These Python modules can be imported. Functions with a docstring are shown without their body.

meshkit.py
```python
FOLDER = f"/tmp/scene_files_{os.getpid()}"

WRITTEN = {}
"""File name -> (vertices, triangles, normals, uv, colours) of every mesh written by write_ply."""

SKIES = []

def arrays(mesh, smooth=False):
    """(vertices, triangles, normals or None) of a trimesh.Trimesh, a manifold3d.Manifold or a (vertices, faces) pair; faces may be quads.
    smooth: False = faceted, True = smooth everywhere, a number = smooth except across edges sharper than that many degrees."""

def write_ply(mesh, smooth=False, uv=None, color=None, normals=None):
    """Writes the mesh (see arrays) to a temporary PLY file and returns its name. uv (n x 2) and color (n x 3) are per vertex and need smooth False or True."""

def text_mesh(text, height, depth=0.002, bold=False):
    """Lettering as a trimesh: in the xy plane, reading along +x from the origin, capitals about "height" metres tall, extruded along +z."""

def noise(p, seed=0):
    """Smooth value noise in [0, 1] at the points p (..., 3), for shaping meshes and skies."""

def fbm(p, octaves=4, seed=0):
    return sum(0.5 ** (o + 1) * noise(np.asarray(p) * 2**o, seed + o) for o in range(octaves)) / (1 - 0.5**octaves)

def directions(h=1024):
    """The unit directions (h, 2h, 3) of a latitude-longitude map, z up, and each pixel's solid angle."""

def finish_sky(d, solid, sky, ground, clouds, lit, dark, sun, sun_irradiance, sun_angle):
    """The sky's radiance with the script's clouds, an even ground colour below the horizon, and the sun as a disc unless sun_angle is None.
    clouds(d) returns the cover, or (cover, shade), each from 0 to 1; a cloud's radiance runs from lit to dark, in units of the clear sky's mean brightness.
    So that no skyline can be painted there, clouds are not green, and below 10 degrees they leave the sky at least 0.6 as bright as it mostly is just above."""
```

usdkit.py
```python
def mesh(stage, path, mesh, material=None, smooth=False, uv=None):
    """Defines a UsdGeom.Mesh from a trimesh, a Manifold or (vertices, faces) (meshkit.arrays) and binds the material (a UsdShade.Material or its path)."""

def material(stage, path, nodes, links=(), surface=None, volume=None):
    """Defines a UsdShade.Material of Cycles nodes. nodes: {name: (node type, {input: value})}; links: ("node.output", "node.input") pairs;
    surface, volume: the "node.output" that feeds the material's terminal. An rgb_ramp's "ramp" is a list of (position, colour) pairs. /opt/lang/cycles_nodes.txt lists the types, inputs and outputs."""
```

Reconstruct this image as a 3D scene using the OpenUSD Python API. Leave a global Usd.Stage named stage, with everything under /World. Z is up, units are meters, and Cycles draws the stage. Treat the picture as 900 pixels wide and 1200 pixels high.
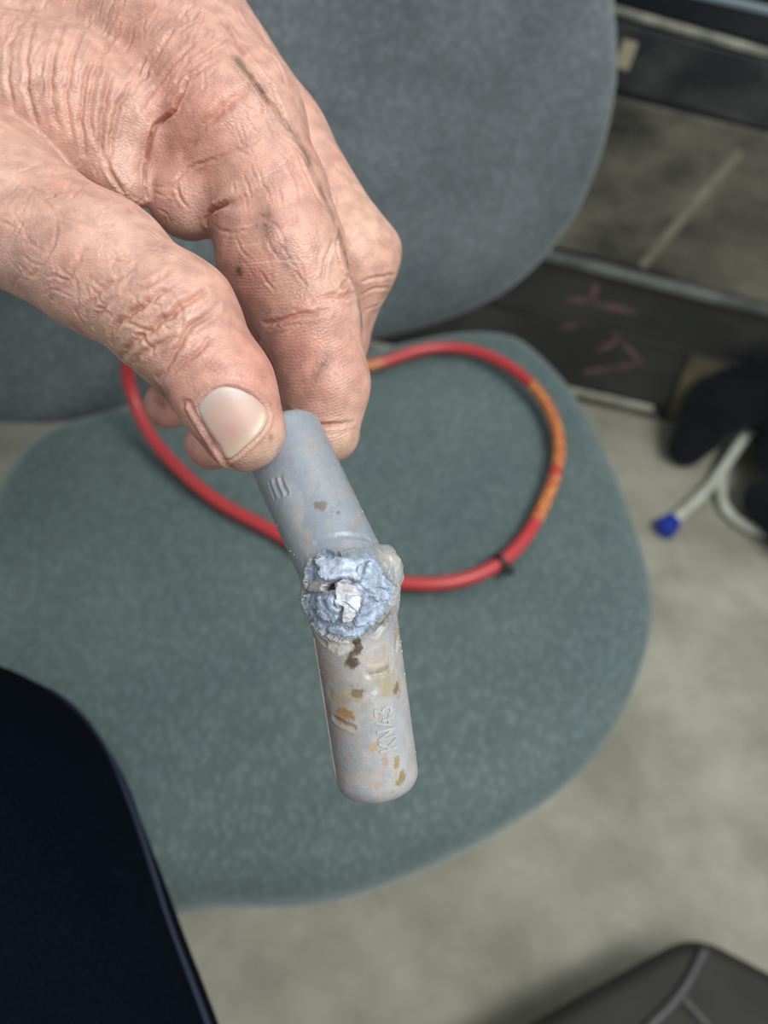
import math, random
import numpy as np, trimesh, usdkit, meshkit
from scipy.spatial import cKDTree
from scipy.interpolate import splprep, splev
import shapely
from pxr import Usd, UsdGeom, UsdLux, UsdShade, Gf, Sdf, Vt

random.seed(7); RNG = np.random.default_rng(7)
stage = Usd.Stage.CreateInMemory()
UsdGeom.SetStageUpAxis(stage, UsdGeom.Tokens.z); UsdGeom.SetStageMetersPerUnit(stage, 1.0)
UsdGeom.Xform.Define(stage, '/World'); UsdGeom.Scope.Define(stage, '/World/Looks')

# ------------------------------------------------------------------ camera, light, exposure
F, W, H = 940.0, 900.0, 1200.0                       # focal length in pixels of the 900 x 1200 frame
CAM, TH = np.array([0, 0, 0.915]), math.radians(50)  # phone held 0.9 m up, looking 50 degrees down
RT = np.array([1.0, 0, 0]); FW = np.array([0, math.cos(TH), -math.sin(TH)]); UP = np.array([0, math.sin(TH), math.cos(TH)])
cam = UsdGeom.Camera.Define(stage, '/World/camera')
cam.AddTransformOp().Set(Gf.Matrix4d(*RT, 0, *UP, 0, *(-FW), 0, *CAM, 1))
FL = 4.4
cam.CreateFocalLengthAttr(FL); cam.CreateHorizontalApertureAttr(FL * W / F); cam.CreateVerticalApertureAttr(FL * H / F)
cam.CreateClippingRangeAttr(Gf.Vec2f(0.01, 50)); cam.CreateFStopAttr(1.9); cam.CreateFocusDistanceAttr(0.160)
cam.CreateExposureAttr(0.12)

def aim(xf, pos, target):
    z = np.array(pos, float) - np.array(target, float); z /= np.linalg.norm(z)
    x = np.cross([0, 0.03, 1], z); x /= np.linalg.norm(x); y = np.cross(z, x)
    xf.AddTransformOp().Set(Gf.Matrix4d(*map(float, x), 0, *map(float, y), 0, *map(float, z), 0, *map(float, pos), 1))
def rect_light(name, pos, target, w, h, power, color):
    l = UsdLux.RectLight.Define(stage, '/World/' + name); aim(l, pos, target)
    l.CreateWidthAttr(w); l.CreateHeightAttr(h); l.CreateIntensityAttr(power); l.CreateColorAttr(Gf.Vec3f(*color))
rect_light('ceiling_tube_light', (0.75, -0.35, 1.95), (0.0, 0.3, 0.6), 1.1, 0.5, 17.0, (0.98, 1.0, 0.97))
rect_light('ceiling_tube_light_001', (0.5, 1.2, 2.6), (0.1, 0.4, 0.4), 1.4, 0.4, 4.0, (0.96, 1.0, 0.98))
dome = UsdLux.DomeLight.Define(stage, '/World/room_ambient'); dome.CreateIntensityAttr(0.15); dome.CreateColorAttr(Gf.Vec3f(0.95, 1.0, 1.0))

# ------------------------------------------------------------------ helpers
def c2w(p):                                          # camera millimetres (right, up, depth) -> world metres
    p = np.asarray(p, float) / 1000.0
    return CAM + p[..., :1] * RT + p[..., 1:2] * UP + p[..., 2:3] * FW
def pc(u, v, d): return np.array([(u - W/2) / F * d, -(v - H/2) / F * d, d], float)
def px(p): return np.stack([W/2 + F * p[:, 0] / p[:, 2], H/2 - F * p[:, 1] / p[:, 2]], 1)
def ray(u, v): return FW + (u - W/2) / F * RT - (v - H/2) / F * UP
def onz(u, v, z):
    r = ray(u, v); return CAM + r * ((z - CAM[2]) / r[2])
def lin(r, g, b):
    c = np.array([r, g, b], float) / 255
    return tuple(np.where(c < 0.04045, c / 12.92, ((c + 0.055) / 1.055) ** 2.4))

taken = {}
def numbered(parent, name):
    k = (parent, name); n = taken.get(k, -1) + 1; taken[k] = n
    return name if n == 0 else f'{name}_{n:03d}'
def tag(prim, label=None, cat=None, group=None, kind=None):
    p = prim.GetPrim() if hasattr(prim, 'GetPrim') else prim
    for k, x in (('label', label), ('category', cat), ('group', group), ('kind', kind)):
        if x: p.SetCustomDataByKey(k, x)
    return prim
def thing(name, label, cat, loc=(0, 0, 0), group=None):
    x = UsdGeom.Xform.Define(stage, '/World/' + numbered('/World', name)); x.AddTranslateOp().Set(Gf.Vec3d(*map(float, loc)))
    x._loc = np.array(loc, float)
    LOC[str(x.GetPath())] = np.array(loc, float)
    return tag(x, label, cat, group)
LOC = {}
def obj(name, mesh, mat, parent=None, smooth=30, color=None, label=None, attrs=None, uv=None):
    """one Mesh prim from world-space geometry, under parent (its origin subtracted) or /World"""
    base = str(parent.GetPath()) if parent is not None else '/World'
    v, f, _ = meshkit.arrays(mesh)
    off = LOC.get(base, np.zeros(3)); path = base + '/' + numbered(base, name)
    LOC[path] = off
    if color is not None or attrs or uv is not None: smooth = True
    m = usdkit.mesh(stage, path, (v - off, f), mat, smooth=smooth, uv=uv)
    if color is not None:
        UsdGeom.PrimvarsAPI(m).CreatePrimvar('tint', Sdf.ValueTypeNames.Color3fArray, 'vertex').Set(Vt.Vec3fArray.FromNumpy(np.asarray(color, np.float32)))
    for k, a in (attrs or {}).items():
        UsdGeom.PrimvarsAPI(m).CreatePrimvar(k, Sdf.ValueTypeNames.FloatArray, 'vertex').Set(Vt.FloatArray.FromNumpy(np.asarray(a, np.float32)))
    if label: tag(m, label)
    return m

def smin(a, b, k):
    h = np.maximum(k - np.abs(a - b), 0) / k
    return np.minimum(a, b) - h * h * k * 0.25
def cone(p, a, b, r1, r2):
    ab = b - a; t = np.clip((p - a) @ ab / (ab @ ab), 0, 1)
    q = p - a - t[:, None] * ab
    return np.sqrt((q * q).sum(1)) - (r1 + (r2 - r1) * t)
def ball(p, c, r): return np.linalg.norm(p - c, axis=1) - r
def cyl(p, a, b, r1, r2, rd):                        # capped cone with rounded rims
    ab = b - a; L = np.linalg.norm(ab); n = ab / L; t = (p - a) @ n
    q = np.linalg.norm(p - a - t[:, None] * n, axis=1) - (r1 + (r2 - r1) * np.clip(t / L, 0, 1)) + rd
    e = np.abs(t - L / 2) - L / 2 + rd
    return np.minimum(np.maximum(q, e), 0) + np.hypot(np.maximum(q, 0), np.maximum(e, 0)) - rd

def surface_nets(sdf, lo, hi, h):
    lo = np.asarray(lo, float); n = np.ceil((np.asarray(hi) - lo) / h).astype(int) + 1
    ax = [lo[i] + h * np.arange(n[i]) for i in range(3)]
    g = np.empty(n, np.float32)
    for i0 in range(0, n[0], 8):                     # slabs
        s = ax[0][i0:i0 + 8]
        P = np.stack(np.meshgrid(s, ax[1], ax[2], indexing='ij'), -1).reshape(-1, 3)
        g[i0:i0 + 8] = sdf(P).reshape(len(s), n[1], n[2])
    ins = g < 0
    acc = np.zeros((*(n - 1), 3), np.float32); cnt = np.zeros(n - 1, np.float32)
    offs = [(i, j, k) for i in (0, 1) for j in (0, 1) for k in (0, 1)]
    sl = lambda o: tuple(slice(o[i], n[i] - 1 + o[i]) for i in range(3))
    for a in offs:
        for ax_ in range(3):
            if a[ax_]: continue
            b = list(a); b[ax_] = 1
            ga, gb = g[sl(a)], g[sl(b)]
            x = (ga < 0) != (gb < 0)
            t = np.where(x, ga / np.where(x, ga - gb, 1), 0)
            for d in range(3):
                acc[..., d] += np.where(x, a[d] + (t if d == ax_ else 0), 0)
            cnt += x
    act = cnt > 0
    idx = -np.ones(n - 1, np.int64); idx[act] = np.arange(act.sum())
    v = (np.argwhere(act) + acc[act] / cnt[act][:, None]) * h + lo
    faces = []
    for d in range(3):
        e, w = (d + 1) % 3, (d + 2) % 3
        s0 = [slice(None)] * 3; s1 = [slice(None)] * 3; s0[d] = slice(0, -1); s1[d] = slice(1, None)
        A, B = ins[tuple(s0)], ins[tuple(s1)]
        for sign, m in ((1, A & ~B), (-1, ~A & B)):
            q = np.argwhere(m)
            q = q[(q[:, e] > 0) & (q[:, w] > 0) & (q[:, e] < n[e] - 1) & (q[:, w] < n[w] - 1)]
            c = []
            for de, dw in ((0, 0), (1, 0), (1, 1), (0, 1)):
                r = q.copy(); r[:, e] -= 1 - de; r[:, w] -= 1 - dw
                c.append(idx[r[:, 0], r[:, 1], r[:, 2]])
            c = np.stack(c, 1)
            if sign < 0: c = c[:, ::-1]
            faces.append(np.vstack([c[:, [0, 1, 2]], c[:, [0, 2, 3]]]))
    return v, np.vstack(faces)
def newton(v, sdf, h=0.05, n=2):
    for _ in range(n):
        d = sdf(v); g = np.stack([sdf(v + h * e) - sdf(v - h * e) for e in np.eye(3)], 1)
        g /= np.maximum(np.linalg.norm(g, axis=1, keepdims=True), 1e-9)
        v = v - g * d[:, None]
    return v
def refine(v, f, want, maxlen):
    """splits, conformingly, every edge longer than maxlen whose midpoint want() selects"""
    e = np.sort(f[:, [[0, 1], [1, 2], [2, 0]]].reshape(-1, 2), 1)
    ue, inv = np.unique(e, axis=0, return_inverse=True); inv = inv.reshape(-1, 3)
    mid = (v[ue[:, 0]] + v[ue[:, 1]]) / 2
    s = (np.linalg.norm(v[ue[:, 0]] - v[ue[:, 1]], axis=1) > maxlen) & want(mid)
    ni = -np.ones(len(ue), np.int64); ni[s] = len(v) + np.arange(s.sum())
    v2 = np.vstack([v, mid[s]]); m = ni[inv]; k = (m >= 0).sum(1); out = [f[k == 0]]
    q, mm = f[k == 3], m[k == 3]
    out += [np.stack([q[:, 0], mm[:, 0], mm[:, 2]], 1), np.stack([mm[:, 0], q[:, 1], mm[:, 1]], 1), np.stack([mm[:, 2], mm[:, 1], q[:, 2]], 1), mm]
    for r in range(3):
        a, b, c = r, (r + 1) % 3, (r + 2) % 3
        t = (k == 1) & (m[:, a] >= 0); q, mm = f[t], m[t]
        out += [np.stack([q[:, a], mm[:, a], q[:, c]], 1), np.stack([mm[:, a], q[:, b], q[:, c]], 1)]
        t = (k == 2) & (m[:, c] < 0); q, mm = f[t], m[t]
        out += [np.stack([q[:, b], mm[:, b], mm[:, a]], 1), np.stack([q[:, a], mm[:, a], mm[:, b]], 1), np.stack([q[:, a], mm[:, b], q[:, c]], 1)]
    return v2, np.vstack(out)
def vnormals(v, f):
    n = np.zeros_like(v); fn = np.cross(v[f[:, 1]] - v[f[:, 0]], v[f[:, 2]] - v[f[:, 0]])
    for k in range(3): np.add.at(n, f[:, k], fn)
    return n / np.maximum(np.linalg.norm(n, axis=1, keepdims=True), 1e-12)
def resample(pts, step, closed=False, smooth=True):
    pts = np.asarray(pts, float)
    if closed: pts = np.vstack([pts, pts[:1]])
    if smooth and len(pts) > 2:
        tck, _ = splprep(pts.T, s=0, k=min(3, len(pts) - 1), per=closed)
        L = np.linalg.norm(np.diff(pts, axis=0), axis=1).sum()
        q = np.array(splev(np.linspace(0, 1, max(4, int(L / step) + 1)), tck)).T
    else:
        s = np.r_[0, np.cumsum(np.linalg.norm(np.diff(pts, axis=0), axis=1))]
        t = np.linspace(0, s[-1], max(2, int(s[-1] / step) + 1)); q = np.stack([np.interp(t, s, pts[:, i]) for i in range(pts.shape[1])], 1)
    return q[:-1] if closed else q
def tube(path, r, n=12, cap=True, closed=False):
    path = np.asarray(path, float); m = len(path); r = np.broadcast_to(r, m)
    t = np.gradient(path, axis=0)
    if closed: t = np.roll(path, -1, 0) - np.roll(path, 1, 0)
    t /= np.linalg.norm(t, axis=1, keepdims=True)
    u = np.cross(t[0], [0.1, 0.2, 1.0]); u /= np.linalg.norm(u); vs = []
    for i in range(m):
        u = u - (u @ t[i]) * t[i]; u /= np.linalg.norm(u); w = np.cross(t[i], u)
        a = np.linspace(0, 2 * np.pi, n, endpoint=False)
        vs.append(path[i] + r[i] * (np.cos(a)[:, None] * u + np.sin(a)[:, None] * w))
    v = np.vstack(vs); f = []
    for i in range(m if closed else m - 1):
        j = (i + 1) % m
        for k in range(n):
            l = (k + 1) % n; f += [[i*n+k, i*n+l, j*n+l], [i*n+k, j*n+l, j*n+k]]
    if cap and not closed:
        v = np.vstack([v, path[0] - t[0] * r[0] * 0.4, path[-1] + t[-1] * r[-1] * 0.4]); a, b = len(v) - 2, len(v) - 1
        for k in range(n):
            l = (k + 1) % n; f += [[a, l, k], [b, (m-1)*n+k, (m-1)*n+l]]
    return trimesh.Trimesh(v, np.array(f), process=False)
def rbox(size, r, seg=3):
    """box with rounded edges, centred"""
    import manifold3d as m3
    sx, sy, sz = np.array(size) / 2 - r
    s = m3.Manifold.sphere(r, 4 * seg)
    return trimesh.Trimesh(*(lambda mm: (mm.vert_properties[:, :3], mm.tri_verts))(m3.Manifold.batch_hull([s.translate((x, y, z)) for x in (-sx, sx) for y in (-sy, sy) for z in (-sz, sz)]).to_mesh()))
def frame_mesh(mesh, ex, ey, ez, o):
    m = mesh.copy(); v = np.array(m.vertices)
    m.vertices = np.asarray(o) + v[:, :1] * ex + v[:, 1:2] * ey + v[:, 2:3] * ez
    if np.linalg.det(np.stack([ex, ey, ez])) < 0: m.invert()
    return m
def inside(poly, uv): return shapely.contains_xy(shapely.Polygon(np.asarray(poly)), uv[:, 0], uv[:, 1])
def sstep(x, a, b):
    t = np.clip((x - a) / (b - a), 0, 1); return t * t * (3 - 2 * t)
def poly_dist(poly, uv, closed=True):
    q = resample(poly, 1.5, closed, smooth=False) if not closed else resample(np.vstack([poly, poly[:1]]), 1.5, smooth=False)
    return cKDTree(q).query(uv)[0]
def c2w_mesh(m): return trimesh.Trimesh(c2w(np.array(m.vertices)), np.array(m.faces)[:, ::-1], process=False)   # camera axes are left-handed
QUICK = False

# ------------------------------------------------------------------ materials
L = '/World/Looks/'
def mat(name, nodes, links, surface='p.BSDF'): return usdkit.material(stage, L + name, nodes, links, surface=surface)
def plain(name, color, rough=0.5, metal=0.0, **k): return mat(name, {'p': ('principled_bsdf', dict(base_color=color, roughness=rough, metallic=metal, **k))}, [])
def dusty(name, c1, c2, scale=6, rough=0.6, lo=0.4, hi=0.65, bump=0.0, bscale=200, spec=0.5, stretch=(1, 1, 1), detail=6):
    nodes = {'g': ('geometry', {}), 'm': ('mapping', dict(scale=stretch)), 'n': ('noise_texture', dict(scale=scale, detail=detail, roughness=0.6)), 'r': ('rgb_ramp', dict(ramp=[(lo, c1), (hi, c2)])),
             'p': ('principled_bsdf', dict(roughness=rough, specular_ior_level=spec))}
    links = [('g.position', 'm.vector'), ('m.vector', 'n.vector'), ('n.fac', 'r.fac'), ('r.color', 'p.base_color')]
    if bump:
        nodes |= {'b': ('noise_texture', dict(scale=bscale, detail=4)), 'bu': ('bump', dict(strength=bump, distance=0.002))}
        links += [('g.position', 'b.vector'), ('b.fac', 'bu.height'), ('bu.normal', 'p.normal')]
    return mat(name, nodes, links)

def skin_material():
    nodes = {'c': ('attribute', dict(attribute='tint')), 'rg': ('attribute', dict(attribute='ridge')), 'g': ('texture_coordinate', {}),
             'v1': ('voronoi_texture', dict(feature='distance_to_edge', scale=900.0)), 'n1': ('noise_texture', dict(scale=1800.0, detail=4)),
             'n2': ('noise_texture', dict(scale=260.0, detail=5)), 'mp': ('mapping', dict(rotation=(0.5, 0.4, 0.7), scale=(1, 2.2, 1.4))),
             'w': ('wave_texture', dict(wave_type='bands', bands_direction='z', scale=430.0, distortion=5.0, detail=1.0, detail_scale=0.22)), 'mw': ('mapping', dict(rotation=(0.25, 0.2, 0.0))),
             'r1': ('map_range', dict(from_min=0.0, from_max=0.14)), 'wm': ('math', dict(math_type='multiply')), 'a1': ('math', dict(math_type='multiply_add', value2=0.28)),
             'a2': ('math', dict(math_type='multiply_add', value2=0.5)), 'a3': ('math', dict(math_type='multiply_add', value2=0.5)),
             'nr': ('rgb_ramp', dict(ramp=[(0.35, (0.82, 0.78, 0.77)), (0.65, (1.12, 1.1, 1.08))])), 'mx': ('mix', dict(mix_type='multiply', fac=1.0)),
             'b': ('bump', dict(strength=0.4, distance=0.00025)),
             'p': ('principled_bsdf', dict(roughness=0.42, specular_ior_level=0.42, subsurface_weight=0.22, subsurface_scale=0.003, subsurface_radius=(1, 0.35, 0.2)))}
    links = [('g.object', 'mp.vector'), ('mp.vector', 'v1.vector'), ('g.object', 'n1.vector'), ('g.object', 'n2.vector'), ('g.object', 'mw.vector'), ('mw.vector', 'w.vector'),
             ('v1.distance', 'r1.value'), ('w.fac', 'wm.value1'), ('rg.fac', 'wm.value2'),
             ('r1.result', 'a1.value1'), ('n1.fac', 'a2.value1'), ('a2.value', 'a1.value3'), ('wm.value', 'a3.value1'), ('a1.value', 'a3.value3'),
             ('a3.value', 'b.height'), ('b.normal', 'p.normal'), ('n2.fac', 'nr.fac'), ('c.color', 'mx.color1'), ('nr.color', 'mx.color2'), ('mx.color', 'p.base_color')]
    return mat('skin', nodes, links)

def fabric_material(name, base, light, cell=300.0, dust=(0.5, 0.5, 0.48), sheen=0.3, spec=0.15):
    nodes = {'g': ('texture_coordinate', {}), 'v': ('voronoi_texture', dict(scale=cell)), 'n': ('noise_texture', dict(scale=7.0, detail=7, roughness=0.6)), 'n2': ('noise_texture', dict(scale=90.0, detail=4)),
             'mp': ('mapping', dict(rotation=(0, 0, 0.6), scale=(1, 0.5, 0.8))),
             'mp2': ('mapping', dict(rotation=(0, 0, 0.6), scale=(1, 0.5, 1))),
             'rv': ('rgb_ramp', dict(ramp=[(0.0, (1.35, 1.35, 1.35)), (0.55, (0.74, 0.74, 0.74))])), 'r': ('rgb_ramp', dict(ramp=[(0.3, base), (0.7, light)])), 'r2': ('rgb_ramp', dict(ramp=[(0.3, (0.95, 0.95, 0.95)), (0.7, (1.05, 1.05, 1.05))])),
             'mx': ('mix', dict(mix_type='multiply', fac=0.8)), 'mx2': ('mix', dict(mix_type='multiply', fac=1.0)),
             'inv': ('math', dict(math_type='subtract', value1=1.0)), 'b': ('bump', dict(strength=0.6, distance=0.0006)),
             'p': ('principled_bsdf', dict(roughness=0.95, specular_ior_level=spec, sheen_weight=sheen, sheen_roughness=0.5, sheen_tint=(0.8, 0.9, 0.9)))}
    links = [('g.object', 'mp.vector'), ('mp.vector', 'v.vector'), ('g.object', 'n.vector'), ('g.object', 'mp2.vector'), ('mp2.vector', 'n2.vector'), ('v.distance', 'rv.fac'), ('n.fac', 'r.fac'), ('n2.fac', 'r2.fac'),
             ('r.color', 'mx.color1'), ('rv.color', 'mx.color2'), ('mx.color', 'mx2.color1'), ('r2.color', 'mx2.color2'), ('mx2.color', 'p.base_color'), ('v.distance', 'inv.value2'), ('inv.value', 'b.height'), ('b.normal', 'p.normal')]
    return mat(name, nodes, links)

M = {}
M['skin'] = skin_material()
M['nail'] = mat('nail', {'c': ('attribute', dict(attribute='tint')), 'g': ('texture_coordinate', {}), 'n': ('noise_texture', dict(scale=500.0, detail=3)), 'b': ('bump', dict(strength=0.12, distance=0.0004)),
    'p': ('principled_bsdf', dict(roughness=0.38, specular_ior_level=0.45, subsurface_weight=0.15, subsurface_scale=0.0015))},
    [('c.color', 'p.base_color'), ('g.object', 'n.vector'), ('n.fac', 'b.height'), ('b.normal', 'p.normal')])
M['fabric'] = fabric_material('chair_fabric', lin(76, 91, 92), lin(94, 108, 108))
M['back_fabric'] = fabric_material('chair_back_fabric', lin(74, 81, 85), lin(108, 115, 119), cell=230.0)
M['denim'] = fabric_material('navy_cloth', (0.0014, 0.0026, 0.0068), (0.0030, 0.0050, 0.0110), cell=900.0, sheen=0.0, spec=0.04)
M['seam'] = plain('navy_thread', (0.008, 0.014, 0.036), 0.8)
M['black_cloth'] = fabric_material('black_cloth', (0.004, 0.0045, 0.006), (0.010, 0.012, 0.018), cell=300.0, sheen=0.08)
M['steel'] = plain('black_steel', (0.02, 0.02, 0.022), 0.4, 0.6)
M['shell'] = plain('black_plastic', (0.015, 0.015, 0.016), 0.5)
M['concrete'] = dusty('concrete', lin(128, 127, 113), lin(163, 161, 147), scale=9, rough=0.8, lo=0.33, hi=0.66, bump=0.25, bscale=120)
M['wall'] = dusty('painted_wall', lin(110, 110, 105), lin(130, 130, 122), scale=3, rough=0.8)
M['cab_dark'] = dusty('dusty_black_steel', (0.010, 0.011, 0.012), (0.055, 0.056, 0.052), scale=7, rough=0.5, lo=0.38, hi=0.72, stretch=(1, 1, 2.2))
M['cab_low'] = dusty('dusty_black_low_panel', (0.018, 0.019, 0.019), (0.045, 0.046, 0.042), scale=8, rough=0.55, lo=0.35, hi=0.75)
M['cab_brown'] = dusty('dusty_brown_black_panel', (0.024, 0.025, 0.023), (0.17, 0.16, 0.125), scale=6.5, rough=0.6, lo=0.36, hi=0.68, stretch=(1, 1, 1.6))
M['rail'] = dusty('dusty_pale_rail', lin(110, 112, 104), lin(176, 174, 158), scale=14, rough=0.5)
M['rail_dark'] = dusty('dusty_grey_rail', lin(68, 72, 70), lin(104, 108, 104), scale=14, rough=0.55)
M['tape'] = dusty('dusty_tan_tape', lin(108, 106, 92), lin(134, 130, 114), scale=25, rough=0.7)
M['tan'] = dusty('dusty_tan_board', lin(70, 66, 50), lin(104, 97, 76), scale=14, rough=0.8)
M['rail_dim'] = dusty('dim_strip', lin(40, 42, 41), lin(62, 64, 61), scale=14, rough=0.6)
M['reflection_blue'] = plain('blue_grey_reflection', lin(118, 134, 144), 0.4)
M['cab_blue'] = dusty('dusty_blue_black_panel', (0.011, 0.013, 0.016), (0.085, 0.088, 0.085), scale=9, rough=0.45, lo=0.42, hi=0.78, stretch=(1, 1, 1.5))
M['gloss'] = plain('gloss_black', (0.012, 0.014, 0.018), 0.18)
M['chalk'] = dusty('pink_chalk', (0.075, 0.045, 0.052), (0.16, 0.08, 0.098), scale=60, rough=0.9, lo=0.35, hi=0.6)
M['tag'] = plain('paper_tag', lin(150, 142, 122), 0.8)
M['white_hose'] = dusty('dirty_white_plastic', lin(176, 178, 166), lin(205, 206, 196), scale=20, rough=0.45)
M['blue'] = plain('blue_plastic', lin(28, 52, 150), 0.4)
M['case'] = dusty('dark_moulded_plastic', lin(30, 29, 24), lin(40, 38, 31), scale=12, rough=0.7, bump=0.2, bscale=700)
M['case_rib'] = dusty('worn_plastic_rib', lin(56, 56, 57), lin(72, 71, 71), scale=30, rough=0.5)
M['tie'] = plain('black_nylon', (0.01, 0.01, 0.012), 0.4)
M['cable'] = mat('red_silicone_cable', {'uv': ('attribute', dict(attribute='st')), 'pr': ('attribute', dict(attribute='print_mask')), 'mp': ('mapping', dict(scale=(260.0, 9.0, 1.0))), 'v': ('voronoi_texture', dict(scale=1.0, dimensions='2D')),
    'r': ('math', dict(math_type='less_than', value2=0.43)), 'm': ('math', dict(math_type='multiply')), 'mx': ('mix', dict(color1=lin(170, 50, 54), color2=lin(186, 138, 70))), 'p': ('principled_bsdf', dict(roughness=0.38, specular_ior_level=0.5))},
    [('uv.vector', 'mp.vector'), ('mp.vector', 'v.vector'), ('v.distance', 'r.value1'), ('r.value', 'm.value1'), ('pr.fac', 'm.value2'), ('m.value', 'mx.fac'), ('mx.color', 'p.base_color')])
M['boot'] = mat('grey_silicone', {'c': ('attribute', dict(attribute='tint')), 'g': ('texture_coordinate', {}), 'n': ('noise_texture', dict(scale=700.0, detail=5)), 'n2': ('noise_texture', dict(scale=2600.0, detail=3)), 'a': ('math', dict(math_type='multiply_add', value2=0.45)), 'b': ('bump', dict(strength=0.35, distance=0.0004)),
    'rr': ('map_range', dict(from_min=0.35, from_max=0.65, to_min=0.26, to_max=0.5)),
    'p': ('principled_bsdf', dict(roughness=0.36, specular_ior_level=0.5, subsurface_weight=0.25, subsurface_scale=0.002, subsurface_radius=(0.8, 0.9, 1.0)))},
    [('c.color', 'p.base_color'), ('g.object', 'n.vector'), ('g.object', 'n2.vector'), ('n2.fac', 'a.value1'), ('n.fac', 'a.value3'), ('a.value', 'b.height'), ('b.normal', 'p.normal'), ('n.fac', 'rr.value'), ('rr.result', 'p.roughness')])

M['torn'] = mat('torn_silicone', {'c': ('attribute', dict(attribute='tint')), 'g': ('texture_coordinate', {}), 'n': ('noise_texture', dict(scale=1500.0, detail=6, roughness=0.7)), 'b': ('bump', dict(strength=0.6, distance=0.0005)),
    'p': ('principled_bsdf', dict(roughness=0.27, specular_ior_level=0.6, subsurface_weight=0.15, subsurface_scale=0.001))}, [('c.color', 'p.base_color'), ('g.object', 'n.vector'), ('n.fac', 'b.height'), ('b.normal', 'p.normal')])
M['flash'] = dusty('silicone_flash', (0.30, 0.26, 0.23), (0.38, 0.35, 0.33), scale=400, rough=0.4)
M['grit'] = plain('pale_grit', (0.5, 0.47, 0.42), 0.4)
M['flash2'] = dusty('silicone_lettering', (0.30, 0.295, 0.29), (0.37, 0.36, 0.35), scale=700, rough=0.38)

# ------------------------------------------------------------------ floor, wall, cabinet
def slab(x0, x1, y0, y1, z0, z1): return trimesh.creation.box(bounds=[[x0, y0, z0], [x1, y1, z1]])
tag(obj('floor', slab(-2.2, 2.4, -1.5, 2.0, -0.05, 0.0), M['concrete']), 'bare grey concrete garage floor', None, kind='structure')

A0 = onz(690, 475, 0); B0 = onz(785, 497, 0)
WD = (B0 - A0) / np.linalg.norm(B0 - A0); WN = np.array([WD[1], -WD[0], 0.0]); WZ = np.array([0, 0, 1.0])   # along the cabinet, out of its front, up
wall = trimesh.creation.box(bounds=[[-1.6, -0.75, 0], [1.6, -0.70, 2.4]])
tag(obj('wall_back', frame_mesh(wall, WD, WN, WZ, A0), M['wall']), 'plain grey wall behind the dusty cabinet', None, kind='structure')

SLOPE = {('panel', .034): -.0, ('strip', .151): -.04, ('panel', .156): -.04, ('ledge', .249): -.062, ('panel', .266): -.083, ('panel', .491): -.118, ('rail', .566): -.136, ('rail', .604): -.10, ('panel', .580): -.14, ('panel', .706): -.02}   # the boards sag to the right
cab = thing('storage_cabinet', 'long black storage cabinet with dusty panels and pale ledges, behind the chair at right', 'cabinet', A0)
def cabbox(name, m, s0, s1, n0, n1, z0, z1, r=0.003, label=None):
    sl = SLOPE.get((name, z0), 0.0)
    b = rbox((s1 - s0, n1 - n0, z1 - z0), min(r, (n1 - n0) * 0.45, (z1 - z0) * 0.45)); b.apply_translation([(s0 + s1) / 2, (n0 + n1) / 2, (z0 + z1) / 2]); b.vertices[:, 2] += sl * b.vertices[:, 0]
    return obj(name, frame_mesh(b, WD, WN, WZ, A0), m, cab, label=label)
S0, S1 = -0.5, 0.5
cabbox('body', M['shell'], S0, S1, -0.5, -0.004, 0.002, 0.90)
cabbox('plinth', M['rail'], S0, 0.10, -0.003, 0.006, 0.018, 0.030, label='dusty grey bottom ledge')
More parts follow.
